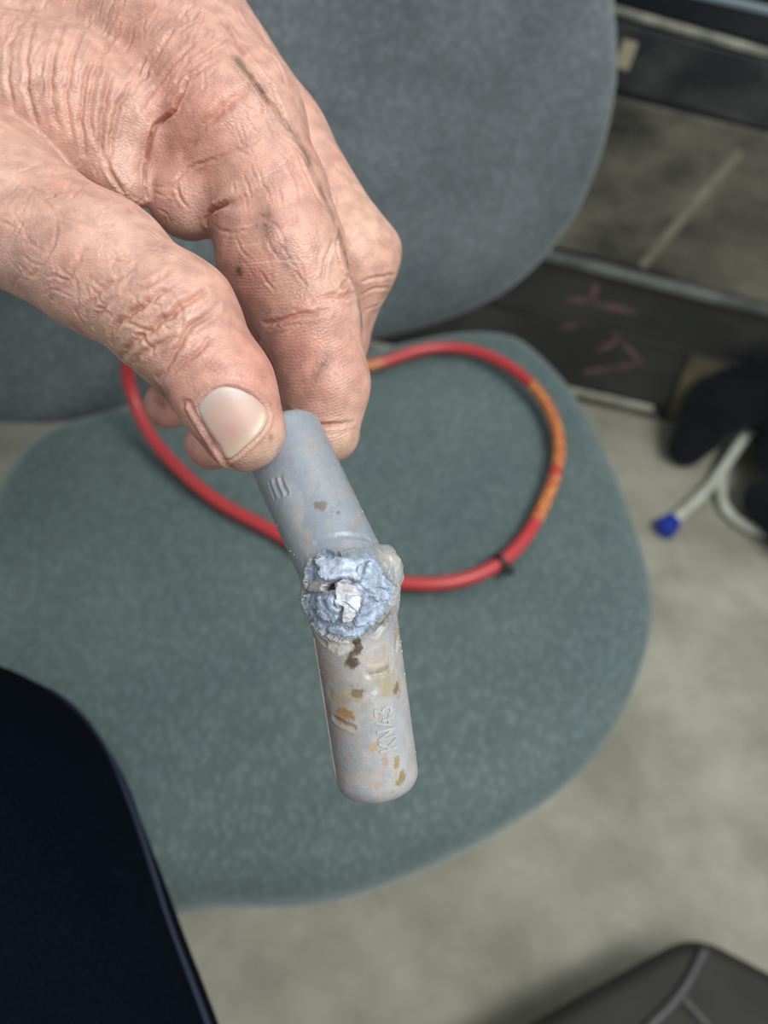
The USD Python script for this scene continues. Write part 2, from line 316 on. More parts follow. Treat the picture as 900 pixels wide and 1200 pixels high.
cabbox('toe_board', M['cab_brown'], S0, 0.11, -0.02, 0.0, 0.001, 0.016)
cabbox('panel', M['cab_low'], S0, 0.122, -0.006, 0.0, 0.034, 0.150)
cabbox('side_board', M['tan'], 0.125, S1, -0.006, -0.001, 0.004, 0.148, label='tan dusty board')
cabbox('strip', M['rail_dim'], S0, S1, -0.004, 0.003, 0.151, 0.155)
cabbox('panel', M['cab_low'], S0, S1, -0.006, 0.003, 0.156, 0.245)
cabbox('ledge', M['rail_dark'], S0, S1, -0.004, 0.012, 0.249, 0.262, label='dusty pale ledge')
cabbox('panel', M['cab_brown'], S0, S1, -0.006, 0.001, 0.266, 0.483, label='panel coated in brown dust')
cabbox('panel', M['cab_blue'], S0, S1, -0.006, 0.003, 0.491, 0.562)
cabbox('rail', M['rail'], S0, S1, -0.004, 0.006, 0.566, 0.576, label='pale metal rail')
cabbox('rail', M['reflection_blue'], S0, S1, -0.004, 0.010, 0.604, 0.613, label='pale blue-grey strip standing in for a reflection')  # added strip, no real rail: its pale blue imitates a reflection
cabbox('panel', M['gloss'], S0, S1, -0.006, 0.008, 0.580, 0.70, label='glossy black panel')
cabbox('panel', M['cab_dark'], S0, S1, -0.006, 0.003, 0.706, 0.89)
cabbox('top', M['gloss'], S0 - 0.01, S1 + 0.01, -0.51, 0.02, 0.90, 0.925)
def on_cab(u, v, n=0.0):
    o = A0 + WN * n; r = ray(u, v); q = CAM + r * (((o - CAM) @ WN) / (r @ WN)); return (q - A0) @ WD, q[2]
def stroke(name, pts, wd, n0, m, label=None):            # a flat mark, 1 mm thick, on the cabinet front
    q = resample([on_cab(*p, n0) for p in pts], 0.006, smooth=len(pts) > 3)
    from shapely.geometry import LineString
    g = LineString(q).buffer(wd / 2, cap_style='flat' if 'chalk' not in name else 'round')
    e = trimesh.creation.extrude_polygon(g, 0.0008, engine='earcut'); e.vertices = e.vertices[:, [0, 2, 1]] + [0, n0, 0]; e.invert()
    obj(name, frame_mesh(e, WD, WN, WZ, A0), m, cab, label=label)
stroke('tape_strip', [(868, 176), (752, 312)], 0.013, 0.0011, M['tape'], 'pale diagonal strip')
stroke('paper_tag', [(740, 48), (728, 80)], 0.017, 0.0041, M['tag'], 'torn tan paper tag')
stroke('chalk_mark', [(699, 336), (690, 354), (664, 350)], 0.009, 0.0031, M['chalk'], 'smeared pink chalk stroke')
stroke('chalk_mark', [(690, 354), (716, 360), (742, 365)], 0.010, 0.0031, M['chalk'], 'smeared pink chalk stroke')
stroke('chalk_mark', [(660, 384), (690, 380), (723, 388), (702, 410)], 0.008, 0.0001, M['chalk'], 'smeared pink chalk stroke')
stroke('chalk_mark', [(733, 404), (752, 426), (686, 436)], 0.008, 0.0001, M['chalk'], 'smeared pink chalk stroke')

# ------------------------------------------------------------------ chair
PHI = math.radians(18); CW = np.array([math.cos(PHI), math.sin(PHI), 0]); CB = np.array([-math.sin(PHI), math.cos(PHI), 0]); CC = np.array([-.055, .36, 0.0])
chair = thing('office_chair', 'grey fabric office chair with rounded seat and wide rounded backrest', 'chair', CC)
SEAT_Z = 0.47
def pad(outline, thick, rnd, dome, step=0.012, seg=7, toprad=None):
    """cushion in its own x, y: a closed outline with rolled edges of radius rnd and a gently domed top; z runs from -thick to 0 (+dome)"""
    from shapely.geometry import Polygon
    o = resample(outline, step, closed=True); n = len(o)
    ctr = o.mean(0); rings = []
    tang = np.roll(o, -1, 0) - np.roll(o, 1, 0); nrm = np.stack([tang[:, 1], -tang[:, 0]], 1); nrm /= np.linalg.norm(nrm, axis=1, keepdims=True)
    if ((o - ctr) * nrm).sum() < 0: nrm = -nrm
    prof = [(rnd * (1 - math.cos(a)), -thick + rnd * (1 - math.sin(a))) for a in np.linspace(math.pi / 2, 0, seg)] + [(rnd * (1 - math.cos(a)), -rnd * (1 - math.sin(a))) for a in np.linspace(0, math.pi / 2, seg)]
    vs = [np.c_[o - nrm * i, np.full(n, z)] for i, z in prof]
    inner = o - nrm * rnd
    for t in np.linspace(0.93, 0.04, 16): vs.append(np.c_[ctr + (inner - ctr) * t, np.full(n, dome * (1 - t ** 2))])
    v = np.vstack(vs + [np.r_[ctr, dome][None], np.r_[ctr, -thick][None]]); m = len(vs); f = []
    for i in range(m - 1):
        for k in range(n):
            l = (k + 1) % n; f += [[i*n+k, i*n+l, (i+1)*n+l], [i*n+k, (i+1)*n+l, (i+1)*n+k]]
    for k in range(n):
        l = (k + 1) % n; f += [[(m-1)*n+k, (m-1)*n+l, m*n], [l, k, m*n+1]]
    me = trimesh.Trimesh(v, np.array(f), process=False)
    if me.volume < 0: me.invert()
    return me
seat_px = [(560,379),(612,387),(640,408),(668,438),(698,487),(729,567),(751,641),(762,720),(745,800),(700,880),(600,960),(480,1020),(350,1055),(230,1060)]
def seat_local(u, v, z=SEAT_Z - 0.03):
    q = onz(u, v, z) - CC; return (q @ CW, q @ CB)
so = [seat_local(*p, SEAT_Z - dz) for p, dz in zip(seat_px, [.006, .006, .007, .008, .010, .018, .024] + [.03] * 7)] + [(-.175,-.205),(-.215,-.15),(-.237,-.07),(-.238,.02), seat_local(0, 590), seat_local(60, 520), (-.13,.185),(0,.195),(.12,.192)]
seat = pad(so, 0.07, 0.03, 0.006)
seat.vertices[:, 2] += 0.004 * (meshkit.fbm(seat.vertices * 9, 3, 2) - 0.5)
SZ = SEAT_Z
obj('seat', frame_mesh(seat, CW, CB, WZ, CC + [0, 0, SZ]), M['fabric'], chair, smooth=True)
under = pad([(a * 0.93, b * 0.93) for a, b in so], 0.02, 0.009, 0.0)
obj('seat_shell', frame_mesh(under, CW, CB, WZ, CC + [0, 0, SZ - 0.068]), M['shell'], chair, smooth=True)
# backrest
PHB = math.radians(20); BW = np.array([math.cos(PHB), math.sin(PHB), 0]); BB = np.array([-math.sin(PHB), math.cos(PHB), 0]); TILT = math.radians(10)
BH = np.array([0, 0, math.cos(TILT)]) + BB * math.sin(TILT); BN = np.cross(BW, BH)       # along, up, towards the sitter (-BB side)
BO = CC + CB * 0.212 + [0, 0, 0.545]
def back_local(u, v):
    r = ray(u, v); q = CAM + r * (((BO - CAM) @ BN) / (r @ BN)) - BO; return (q @ BW, q @ BH)
bo = [back_local(*p) for p in [(719, 0), (722, 60), (715, 130), (700, 190), (680, 240), (650, 290), (620, 325), (590, 350), (545, 375), (500, 393), (430, 412), (150, 492), (80, 500), (0, 497)]]
low = min(b for a, b in bo); xr = max(a for a, b in bo); xm = 0.045
bo = bo + [(-.245, low + .045), (-.275, low + .09), (-.29, low + .15)]
top = bo[0][1]
bo = bo + [(-.285, top + .03), (-.27, top + .12), (-.22, top + .20), (-.1, top + .235), (.05, top + .245), (.18, top + .235), (.27, top + .20), (.315, top + .11)]
back = pad(bo, 0.065, 0.026, 0.008)
vb = back.vertices; vb[:, 2] += 0.25 * ((vb[:, 0] - xm) ** 2) - 0.0 ; back.vertices = vb
obj('backrest', frame_mesh(back, BW, BH, BN, BO), M['back_fabric'], chair, smooth=True)
bs = pad([((a - xm) * 0.94 + xm, b * 0.94 + .01) for a, b in bo], 0.02, 0.009, 0.0); vb = bs.vertices; vb[:, 2] += 0.25 * ((vb[:, 0] - xm) ** 2); bs.vertices = vb
obj('back_shell', frame_mesh(bs, BW, BH, BN, BO - BN * 0.062), M['shell'], chair, smooth=True)
bk = resample([CC + CB * 0.02 + [0, 0, .372], CC + CB * .24 + [0, 0, .372], CC + CB * .325 + [0, 0, .42], CC + CB * .345 + [0, 0, .58], CC + CB * .36 + [0, 0, .70]], 0.02)
obj('back_bracket', tube(bk, 0.016, 12), M['steel'], chair, smooth=True)
for sa, sb in ((-1, -.1), (1, -.1), (-1, 1), (1, 1)):
    leg = tube(resample([CC + CW * sa * .10 + CB * sb * .09 + [0, 0, .385], CC + CW * sa * .135 + CB * sb * .12 + [0, 0, .375], CC + CW * sa * .15 + CB * sb * .135 + [0, 0, .33], CC + CW * sa * .16 + CB * sb * .145 + [0, 0, .02]], 0.02), 0.0125, 12)
    lp = obj('leg', leg, M['steel'], chair, smooth=True)
    foot = trimesh.creation.cylinder(0.018, 0.022, sections=20); foot.apply_translation(CC + CW * sa * .16 + CB * sb * .145 + [0, 0, .011])
    obj('foot_glide', foot, M['shell'], lp)

# ------------------------------------------------------------------ red cable on the seat
def seat_top(p):                                       # height of the cushion under a plan point
    q = p - CC; a, b = q @ CW, q @ CB
    return SZ + 0.004
CR = 0.0047; cz = SZ + 0.0135
cab_px = [(150,425),(153,455),(168,495),(205,545),(262,592),(325,626),(400,668),(470,683),(530,682),(585,660),(637,592),(655,520),(638,470),(600,432),(545,409),(490,411),(435,428),(370,425),(300,405),(230,388),(180,394)]
cab_h = [.05,.03,.012,.003] + [0] * 14 + [.022,.05,.07,.068]   # the left of the loop leans on the backrest
cp = [onz(u, v, cz + h) for (u, v), h in zip(cab_px, cab_h)]
cp = resample(cp, 0.004, closed=True)
cw = thing('ignition_cable', 'looped red cable with yellow print lying on the chair seat', 'cable', cp.mean(0) * [1, 1, 0] + [0, 0, SZ])
clr = (cp - BO) @ BN - (0.010 + 0.25 * ((cp - BO) @ BW - xm) ** 2 + CR + .002)
cp = cp + np.where((clr < 0) & (cp[:, 2] > SZ + .011), -clr, 0)[:, None] * BN
ct = tube(cp, CR, 14, closed=True)
uu = np.repeat(np.arange(len(cp)) * 0.004, 14); vv = np.tile(np.arange(14) / 14.0, len(cp))
cuv = px(np.stack([(cp - CAM) @ RT, (cp - CAM) @ UP, (cp - CAM) @ FW], 1))
pm = np.zeros(len(cp))
for i, (u, v) in enumerate(cuv):
    if u > 610 and (452 < v < 552 or 562 < v < 612): pm[i] = 1
    if 425 < u < 447 and v < 440: pm[i] = 1
obj('sheath', ct, M['cable'], cw, attrs={'print_mask': np.repeat(pm, 14)}, uv=np.stack([uu, vv], 1))
ti = int(np.argmin(np.linalg.norm(cuv - [585, 660], axis=1))); tt = cp[ti + 1] - cp[ti - 1]; tt /= np.linalg.norm(tt)
s1 = np.cross(tt, [0, 0, 1]); s1 /= np.linalg.norm(s1)
ring = tube([cp[ti] + (CR + 0.0005) * (math.cos(a) * s1 + math.sin(a) * np.cross(s1, tt)) for a in np.linspace(0, 2 * np.pi, 24, endpoint=False)], 0.0022, 8, closed=True)
tail_dir = s1 if (px(np.array([[(cp[ti] + s1 * .01 - CAM) @ e for e in (RT, UP, FW)]]))[0, 1] > cuv[ti, 1]) else -s1
head = rbox((0.006, 0.007, 0.005), 0.0008); head = frame_mesh(head, tt, tail_dir, WZ, cp[ti] + tail_dir * (CR + 0.002) + [0, 0, 0.001])
tail = tube(resample([cp[ti] + tail_dir * (CR + .002), cp[ti] + tail_dir * (CR + .005) + [0, 0, .001], cp[ti] + tail_dir * (CR + .008) + [0, 0, .001]], 0.002), 0.0016, 6)
tie = obj('cable_tie', ring, M['tie'], cw, smooth=True, label='black nylon cable tie')
obj('tie_head', head, M['tie'], tie); obj('tie_tail', tail, M['tie'], tie)

# ------------------------------------------------------------------ things on the floor at the right
def floor_pt(u, v, z): return onz(u, v, z)
g0 = floor_pt(850, 540, 0)
hose = thing('white_hose', 'looped white hose with a blue plug on its end, on the floor at right', 'hose', g0)
hp = resample([onz(787, 612, .012), onz(812, 590, .012), onz(838, 562, .014), onz(860, 530, .03), onz(880, 503, .05), onz(905, 478, .06)], 0.008)
hp = hp + np.maximum(0.03 - (hp - A0) @ WN, 0)[:, None] * WN; hr = 0.0090
obj('tubing', tube(hp, hr, 14), M['white_hose'], hose, smooth=True)
hp2 = resample([onz(868, 512, .030), onz(850, 545, .010), onz(845, 572, .010), onz(852, 598, .010), onz(872, 615, .010), onz(905, 625, .010), onz(960, 622, .010)], 0.008)
obj('tubing', tube(hp2, hr * 0.95, 14), M['white_hose'], hose, smooth=True)
hd = hp[0] - hp[4]; hd /= np.linalg.norm(hd)
pl = [hp[0] - hd * .004, hp[0] + hd * .001, hp[0] + hd * .010, hp[0] + hd * .016, hp[0] + hd * .022, hp[0] + hd * .024]
obj('plug', tube(pl, [.012, .0145, .0145, .0165, .0155, .010], 16), M['blue'], hose, smooth=30, label='blue plastic plug')
e1 = onz(806, 525, .03); e2 = onz(850, 468, .09); e3 = onz(905, 420, .14); e4 = onz(980, 380, .12); k1 = onz(905, 520, .06); k2 = onz(900, 585, .05); k3 = onz(960, 600, .06)
hose_tree = cKDTree(np.vstack([resample(hp, .003), resample(hp2, .003)]))
def cloth(p):
    d = cone(p, e1, e2, .030, .052); d = smin(d, cone(p, e2, e3, .052, .075), .02); d = smin(d, cone(p, e3, e4, .075, .12), .03)
    d = smin(d, cone(p, e4, k3, .12, .075), .03); d = smin(d, cone(p, k3, k2, .07, .033), .02)
    d = d + 0.012 * (meshkit.fbm(p * 26, 3, 5) - 0.5)
    d = np.maximum(d, hr + 0.004 - hose_tree.query(p)[0])             # the hose runs through a fold
    return np.maximum(np.maximum(d, 0.001 - p[:, 2]), 0.022 - (p - A0) @ WN)
v, f = surface_nets(cloth, [e1[0] - .06, k3[1] - .12, -0.004], [e4[0] + .15, e4[1] + .16, .30], 0.006)
cl = obj('cloth_bundle', (v, f), M['black_cloth'], smooth=True); tag(cl, 'crumpled black cloth bundle on the floor at the right edge', 'cloth')

# dark moulded case at lower right
CZ = 0.10
q0 = onz(818, 1097, CZ); qa = onz(640, 1200, CZ); qb = onz(900, 1142, CZ)
da = (qa - q0) / np.linalg.norm(qa - q0); db = (qb - q0) / np.linalg.norm(qb - q0)
from shapely.geometry import Polygon, LineString
base = Polygon([tuple((q0)[:2]), tuple((q0 + da * .42)[:2]), tuple((q0 + da * .42 + db * .34)[:2]), tuple((q0 + db * .34)[:2])]).buffer(-0.05).buffer(0.055)
case = thing('tool_case', 'dark moulded plastic case with raised ribs, on the floor at lower right', 'case', (q0[0], q0[1], 0))
oc = np.array(base.exterior.coords)[:-1]
cpad = pad(oc, CZ - 0.001, 0.016, 0.004, step=0.01); cpad.vertices[:, 2] += CZ
obj('body', cpad, M['case'], case, smooth=True)
for pts in ([(826, 1112), (812, 1140), (796, 1166), (770, 1194), (740, 1225)], [(797, 1167), (815, 1186), (840, 1215)]):
    obj('rib', tube(resample([onz(u, v, CZ + .003) for u, v in pts], .006), 0.0045, 10), M['case_rib'], case, smooth=True, label='worn pale raised rib')

#HAND#
# ------------------------------------------------------------------ the person: left hand, sleeve, trouser leg
def J(u, v, d, r): return pc(u, v, d), r * d / F          # joint: camera-space centre and radius in mm
def chain(p, js, k):
    out = None
    for (a, ra), (b, rb) in zip(js[:-1], js[1:]):
        d = cone(p, a, b, ra, rb); out = d if out is None else smin(out, d, k)
    return out
THUMB = [J(-190, 170, 196, 120), J(-20, 232, 170, 88), J(118, 311, 162, 75), J(206, 375, 159, 69), J(262, 455, 158, 55), J(286, 504, 158, 49)]
INDEX = [J(200, 60, 192, 100), J(268, 150, 186, 88), J(313, 232, 184, 69), J(331, 300, 184, 73), J(364, 375, 185, 56), J(381, 450, 186, 49), J(384, 506, 187, 38)]
MIDDLE = [J(212, 12, 212, 68), J(316, 168, 208, 66), J(407, 302, 206, 57), J(372, 400, 214, 55), J(300, 480, 214, 40), J(248, 520, 213, 31)]
RING = [J(190, 20, 232, 68), J(318, 205, 232, 50), J(355, 320, 234, 50), J(290, 430, 238, 40), J(198, 474, 232, 29)]
LITTLE = [J(165, 40, 250, 58), J(300, 175, 254, 42), J(350, 260, 256, 44), J(330, 320, 252, 36)]
PALM = [J(-420, -170, 235, 150), J(-260, -95, 222, 150), J(40, -10, 205, 130), J(160, 32, 198, 104)]
WEB = [J(-20, 120, 184, 105), J(85, 135, 182, 84), J(168, 150, 183, 66)]
WEB2 = [J(118, 190, 178, 42), J(142, 210, 178, 28), J(152, 222, 178, 20)]
def hand_sdf(p):
    t = chain(p, THUMB, 5.0)
    palm = chain(p, PALM, 12.0)
    palm = smin(palm, cone(p, PALM[1][0], pc(175, 5, 226), 30.0, 20.0), 14.0)
    palm = smin(palm, chain(p, WEB, 8.0), 8.0)
    palm = smin(palm, chain(p, WEB2, 4.0), 5.0)
    i = chain(p, INDEX, 4.0)
    m = chain(p, MIDDLE, 4.0); r = chain(p, RING, 4.0); l = chain(p, LITTLE, 4.0)
    m = smin(m, ball(p, pc(446, 292, 207), 4.2), 4.0)
    # folds of the palm side of the index finger
    i = smin(i, ball(p, pc(222, 232, 184), 48 * .196), 3.0)
    back = smin(smin(smin(m, r, 1.6), l, 1.6), palm, 5.0)
    d = smin(back, i, 2.2)
    tk = smin(t, cone(p, THUMB[0][0], THUMB[1][0], THUMB[0][1], THUMB[1][1]), 4)
    heel = cone(p, pc(-190, 165, 197), pc(-330, -60, 224), 25.0, 31.0)           # ball of the thumb running into the wrist
    return smin(smin(d, tk, 1.8), heel, 12.0)
# the boot's form, needed first: the finger pads flatten against it
B0_, B1_, B2_ = pc(326, 503, 174), pc(409, 682, 162), pc(445, 929, 165)
R0, R1, R2 = 48 * 174 / F, 51 * 162 / F, 48 * 165 / F
knob = pc(440, 668, 163)
def boot_sdf(p):
    d = smin(cyl(p, B0_, B1_ + (B1_ - B0_) * .05, R0, R1, 2.6), cyl(p, B1_ - (B2_ - B1_) * .06, B2_, R1, R2, 4.2), 3.0)
    d = smin(d, cone(p, pc(447, 668, 162), pc(452, 705, 163), 25 * 162 / F, 16 * 162 / F), 1.6)
    d = smin(d, cone(p, pc(452, 650, 163), pc(462, 676, 164), 12 * 163 / F, 11 * 163 / F), .9)
    d = smin(d, ball(p, pc(372, 705, 160), 15 * 160 / F), 2.0)
    return smin(d, ball(p, pc(408, 690, 158), 44 * 158 / F), 3.0)
HS = 1.3 if not QUICK else 2.0
hv, hf = surface_nets(hand_sdf, [-168, -10, 140], [10, 160, 290], HS)
hv = newton(hv, hand_sdf)
def vis(p):
    q = px(p); return (q[:, 0] > -30) & (q[:, 0] < 500) & (q[:, 1] > -30) & (q[:, 1] < 580) & (p[:, 2] < 222)
for ml in ((0.9, 0.55, 0.4) if not QUICK else (0.9,)):
    n0 = len(hv); hv, hf = refine(hv, hf, vis, ml); hv[n0:] = newton(hv[n0:], hand_sdf, n=1)
hn = vnormals(hv, hf)
if ((hv[hf[:, 0]] * np.cross(hv[hf[:, 1]], hv[hf[:, 2]])).sum() < 0): hf = hf[:, ::-1]; hn = vnormals(hv, hf)
def zbuf(v, n, cell=4):
    q = px(v); front = (n * v).sum(1) < 0
    a = np.floor(q / cell).astype(int) + 40; ok = front & (a >= 0).all(1) & (a < 400).all(1)
    z = np.full((400, 400), 1e9); np.minimum.at(z, (a[ok, 0], a[ok, 1]), v[ok, 2])
    return z, a, ok
hz, ha, hok = zbuf(hv, hn)
hfront = np.zeros(len(hv), bool); hfront[hok] = hv[hok, 2] < hz[ha[hok, 0], ha[hok, 1]] + 4.0
def depth_at(u, v, z=None, cell=4):
    z = hz if z is None else z
    a, b = int(np.floor(u / cell)) + 40, int(np.floor(v / cell)) + 40
    w = z[a-1:a+2, b-1:b+2]; w = w[w < 1e8]
    return np.min(w) if len(w) else np.nan
huv = px(hv)
fidx = np.flatnonzero(hfront); ftree = cKDTree(huv[fidx])
def lift_on(pts, tree, vz, step=1.0, smooth=True):
    q = resample(pts, step, smooth=smooth); dq, ii = tree.query(q, k=6); z = vz[ii]; z = np.where(z <= z.min(1, keepdims=True) + 1.2, z, np.nan)
    d = np.nanmean(z, 1); k = np.ones(5) / 5; d = np.convolve(np.pad(d, 2, mode='edge'), k, 'valid')
    return np.array([pc(u, v, w) for (u, v), w in zip(q, d)])[dq[:, 0] < 5]
def lift(pts, step=1.0, smooth=True): return lift_on(pts, ftree, hv[fidx, 2], step, smooth)
# creases: (pixels, depth mm, half width mm) traced on the skin, carved into the mesh
CREASES = [
 ([(172,232),(170,205),(175,176),(184,146),(200,130),(210,112),(218,98)], 1.0, 0.36), ([(172,226),(171,205),(176,176),(185,146),(202,130),(216,108),(226,90)], 0.55, 1.5), ([(214,184),(228,162),(248,138),(270,120),(286,106)], 0.7, 0.9),
 ([(174,214),(200,216),(216,202),(248,188),(280,176),(302,164)], 0.25, 0.35), ([(206,216),(212,230),(220,244)], 0.25, 0.35), ([(242,264),(244,256),(248,248),(256,243),(264,240)], 0.95, 0.42), ([(244,256),(252,246),(266,240),(282,238)], 0.35, 0.9), ([(262,240),(284,232),(310,222)], 0.2, 0.4),
 ([(123,190),(132,154),(138,126),(150,106),(168,70)], 0.5, 0.5), ([(119,190),(120,146),(123,118),(132,88)], 0.6, 0.55), ([(124,186),(136,212),(150,234)], 0.5, 0.45),
 ([(98,180),(95,140),(102,90),(126,40)], 0.45, 0.5), ([(70,150),(60,105),(64,60),(80,20)], 0.4, 0.5), ([(45,146),(32,105),(32,64),(40,24)], 0.4, 0.5), ([(18,132),(10,85),(14,48)], 0.3, 0.5),
 ([(150,118),(176,76),(204,36)], 0.4, 0.5), ([(163,128),(190,92),(226,50)], 0.3, 0.45), ([(188,120),(216,88),(244,66)], 0.25, 0.4), ([(84,160),(78,110),(88,60),(106,20)], 0.35, 0.45), ([(110,165),(106,120),(116,76),(140,30)], 0.4, 0.5),
 ([(212,104),(232,84),(256,70)], 0.25, 0.4), ([(120,60),(150,30),(180,8)], 0.25, 0.45), ([(5,60),(30,20),(40,0)], 0.2, 0.5),
 ([(270,64),(284,80),(300,100),(318,124),(338,150)], 0.6, 0.5), ([(258,20),(276,50),(296,84)], 0.5, 0.5), ([(276,10),(296,40),(318,66),(333,96)], 0.35, 0.5), ([(300,20),(312,52),(332,86)], 0.25, 0.4), ([(286,60),(310,92),(332,112)], 0.3, 0.4),
 ([(129,401),(137,380),(153,367),(171,353),(200,344)], 0.75, 0.55), ([(142,421),(155,404),(171,391),(187,377),(209,361),(240,342)], 0.8, 0.55), ([(158,429),(170,414),(196,401),(206,396)], 0.5, 0.45),
 ([(184,442),(206,412),(217,391),(233,377),(256,355)], 0.55, 0.5), ([(190,447),(222,420),(249,396)], 0.4, 0.45), ([(145,377),(169,386),(184,392)], 0.3, 0.35), ([(128,356),(150,342),(176,332),(198,318)], 0.4, 0.5),
 ([(110,384),(118,362),(135,346)], 0.5, 0.5), ([(100,372),(112,346),(140,326),(160,310)], 0.3, 0.45), ([(204,350),(214,370),(212,388)], 0.25, 0.35), ([(160,392),(172,402),(180,418)], 0.3, 0.35), ([(60,352),(84,320),(100,290)], 0.2, 0.4), ([(30,330),(56,300),(66,262)], 0.2, 0.4), ([(50,240),(92,262),(130,262)], 0.18, 0.4), ([(20,210),(58,228),(90,232)], 0.18, 0.4),
 ([(308,379),(325,377),(345,371),(362,368),(384,362)], 0.6, 0.55), ([(312,386),(335,381),(352,379)], 0.25, 0.35), ([(330,368),(350,362),(372,355)], 0.2, 0.35), ([(248,262),(270,272),(298,264)], 0.2, 0.35), ([(338,486),(352,494),(372,498),(392,498),(414,496)], 0.55, 0.5), ([(336,478),(350,488),(366,494)], 0.4, 0.5),
 ([(378,330),(384,300),(390,286)], 0.4, 0.45), ([(388,345),(402,347),(417,342)], 0.7, 0.5), ([(395,290),(402,318),(416,330)], 0.4, 0.45), ([(372,350),(396,340),(412,318)], 0.35, 0.4), ([(400,270),(394,292),(400,312)], 0.3, 0.4),
 ([(424,330),(442,325),(462,322)], 0.4, 0.45), ([(422,346),(440,338),(458,338)], 0.3, 0.4), ([(442,276),(452,290),(462,296)], 0.3, 0.4), ([(430,362),(446,356),(455,346)], 0.3, 0.4),
 ([(318,98),(330,128),(346,158)], 0.3, 0.45), ([(330,160),(352,178),(362,196)], 0.2, 0.4), ([(345,170),(360,205),(378,240)], 0.25, 0.4), ([(322,170),(348,215),(352,236)], 0.15, 0.35),
]
# fine web of lines over the back of the hand and thumb
rc = np.random.default_rng(3)
for k in range(240):
    if k < 95: u, v = rc.uniform(-10, 250), rc.uniform(0, 130); a = math.radians(rc.normal(-62, 14))
    elif k < 190: u, v = rc.uniform(-10, 190), rc.uniform(190, 370); a = math.radians(rc.choice([rc.normal(-48, 15), rc.normal(30, 20)]))
    else: u, v = rc.uniform(270, 400), rc.uniform(80, 340); a = math.radians(rc.normal(62, 14))
    l = rc.uniform(12, 38); b = a + rc.normal(0, .25)
    CREASES.append(([(u, v), (u + l * math.cos(a) / 2, v + l * math.sin(a) / 2), (u + l * (math.cos(a) + math.cos(b)) / 2, v + l * (math.sin(a) + math.sin(b)) / 2)], rc.uniform(0.07, 0.16), 0.30))
tree_h = cKDTree(hv); disp = np.zeros(len(hv)); crease = np.zeros(len(hv))
for pts, dep, wd in CREASES:
    c3 = lift(pts)
    if len(c3) < 2: continue
    jit = meshkit.fbm(c3 / 1.7, 2, 77); c3 = c3 + np.stack([jit - .5, meshkit.fbm(c3 / 1.7, 2, 78) - .5, 0 * jit], 1) * 1.1
    fade = np.sin(np.linspace(0.25, math.pi - 0.25, len(c3))) ** 0.8 * (0.55 + 0.9 * meshkit.fbm(c3 / 2.5, 2, 79))
    near = np.unique(np.concatenate(tree_h.query_ball_point(c3, wd * 5))).astype(int)
    if not len(near): continue
    near = near[hfront[near]]
    dd, ii = cKDTree(c3).query(hv[near]); dd = dd / wd
    g = np.exp(-dd ** 2) * fade[ii]
    dep = dep * 1.25; disp[near] += -dep * g + dep * 0.42 * np.exp(-((dd - 2.2) / 1.2) ** 2) * fade[ii]
    crease[near] = np.maximum(crease[near], g * min(1.0, dep))
disp += 0.5 * (meshkit.fbm(hv / 8.0, 2, 1) - 0.5) + 0.06 * (meshkit.fbm(hv / 1.6, 3, 4) - 0.5) * hfront
# nail bed: flatten and sink the skin under the plate
NAIL = [(231,478),(238,467),(249,457),(265,452),(281,455),(297,463),(309,475),(314,487),(312,497),(304,509),(291,521),(277,533),(267,538),(259,527),(246,508),(236,491)]
nin = inside(NAIL, huv) & hfront & (huv[:, 0] < 340); nd = poly_dist(NAIL, huv)
sd = np.where(nin, -nd, nd)                                     # pixels, negative inside
nm = hfront & (sd < 14)
disp[nm] += -0.55 * sstep(-sd[nm], -1, 4) + 0.42 * np.exp(-((sd[nm] - 4) / 3.2) ** 2)
sidew = lift([(220,478),(232,500),(248,524),(264,546)])
near = np.unique(np.concatenate(tree_h.query_ball_point(sidew, 3))).astype(int); dd = cKDTree(sidew).query(hv[near])[0]
disp[near] += 0.5 * np.exp(-(dd / 0.6) ** 2) - 0.5 * np.exp(-((dd - 1.2) / 0.5) ** 2) * hfront[near]
hp = hv + hn * disp[:, None]
for _ in range(2):
    near_b = np.flatnonzero((np.linalg.norm(hp - B0_, axis=1) < 28)); q_ = hp[near_b]; db_ = boot_sdf(q_) - 0.04; hit = db_ < 0
    g_ = np.stack([boot_sdf(q_[hit] + .05 * e) - boot_sdf(q_[hit] - .05 * e) for e in np.eye(3)], 1); g_ /= np.maximum(np.linalg.norm(g_, axis=1, keepdims=True), 1e-9)
    hp[near_b[hit]] = q_[hit] - g_ * db_[hit][:, None]
# skin tint
base = np.array([0.50, 0.298, 0.243]); col = np.tile(base, (len(hv), 1))
nz = meshkit.fbm(hv / 9.0, 3, 8)[:, None]; col = col * (1 + (nz - 0.5) * [0.10, 0.34, 0.36])
def blend(c, w, k): return c * (1 - w[:, None]) + np.asarray(k) * w[:, None]
def blob(u, v, ru, rv, ang=0.0):
    a = math.radians(ang); x, y = huv[:, 0] - u, huv[:, 1] - v
    return np.exp(-(((x * math.cos(a) + y * math.sin(a)) / ru) ** 2 + ((-x * math.sin(a) + y * math.cos(a)) / rv) ** 2)) * (hfront | True)
red = np.array([0.48, 0.20, 0.165]); pale = np.array([0.54, 0.37, 0.265])
for u, v, ru, rv, w in ((270,430,60,38,.55),(320,470,24,40,.4),(230,120,60,70,.4),(360,420,50,70,.55),(330,200,50,60,.3),(200,190,40,50,.35),(290,330,40,50,.4),(130,60,90,60,.2),(195,474,30,30,.6),(240,528,30,30,.6)):
    col = blend(col, blob(u, v, ru, rv) * w, red)
for u, v, ru, rv, w in ((318,525,26,22,.6),(400,528,22,34,.55),(430,240,30,80,.35),(160,400,50,40,.25)): col = blend(col, blob(u, v, ru, rv) * w, pale)
spk = sstep(meshkit.fbm(hv / 0.9, 3, 21), 0.42, 0.66); patch = sstep(meshkit.fbm(hv / 2.2, 3, 23), 0.35, 0.6)
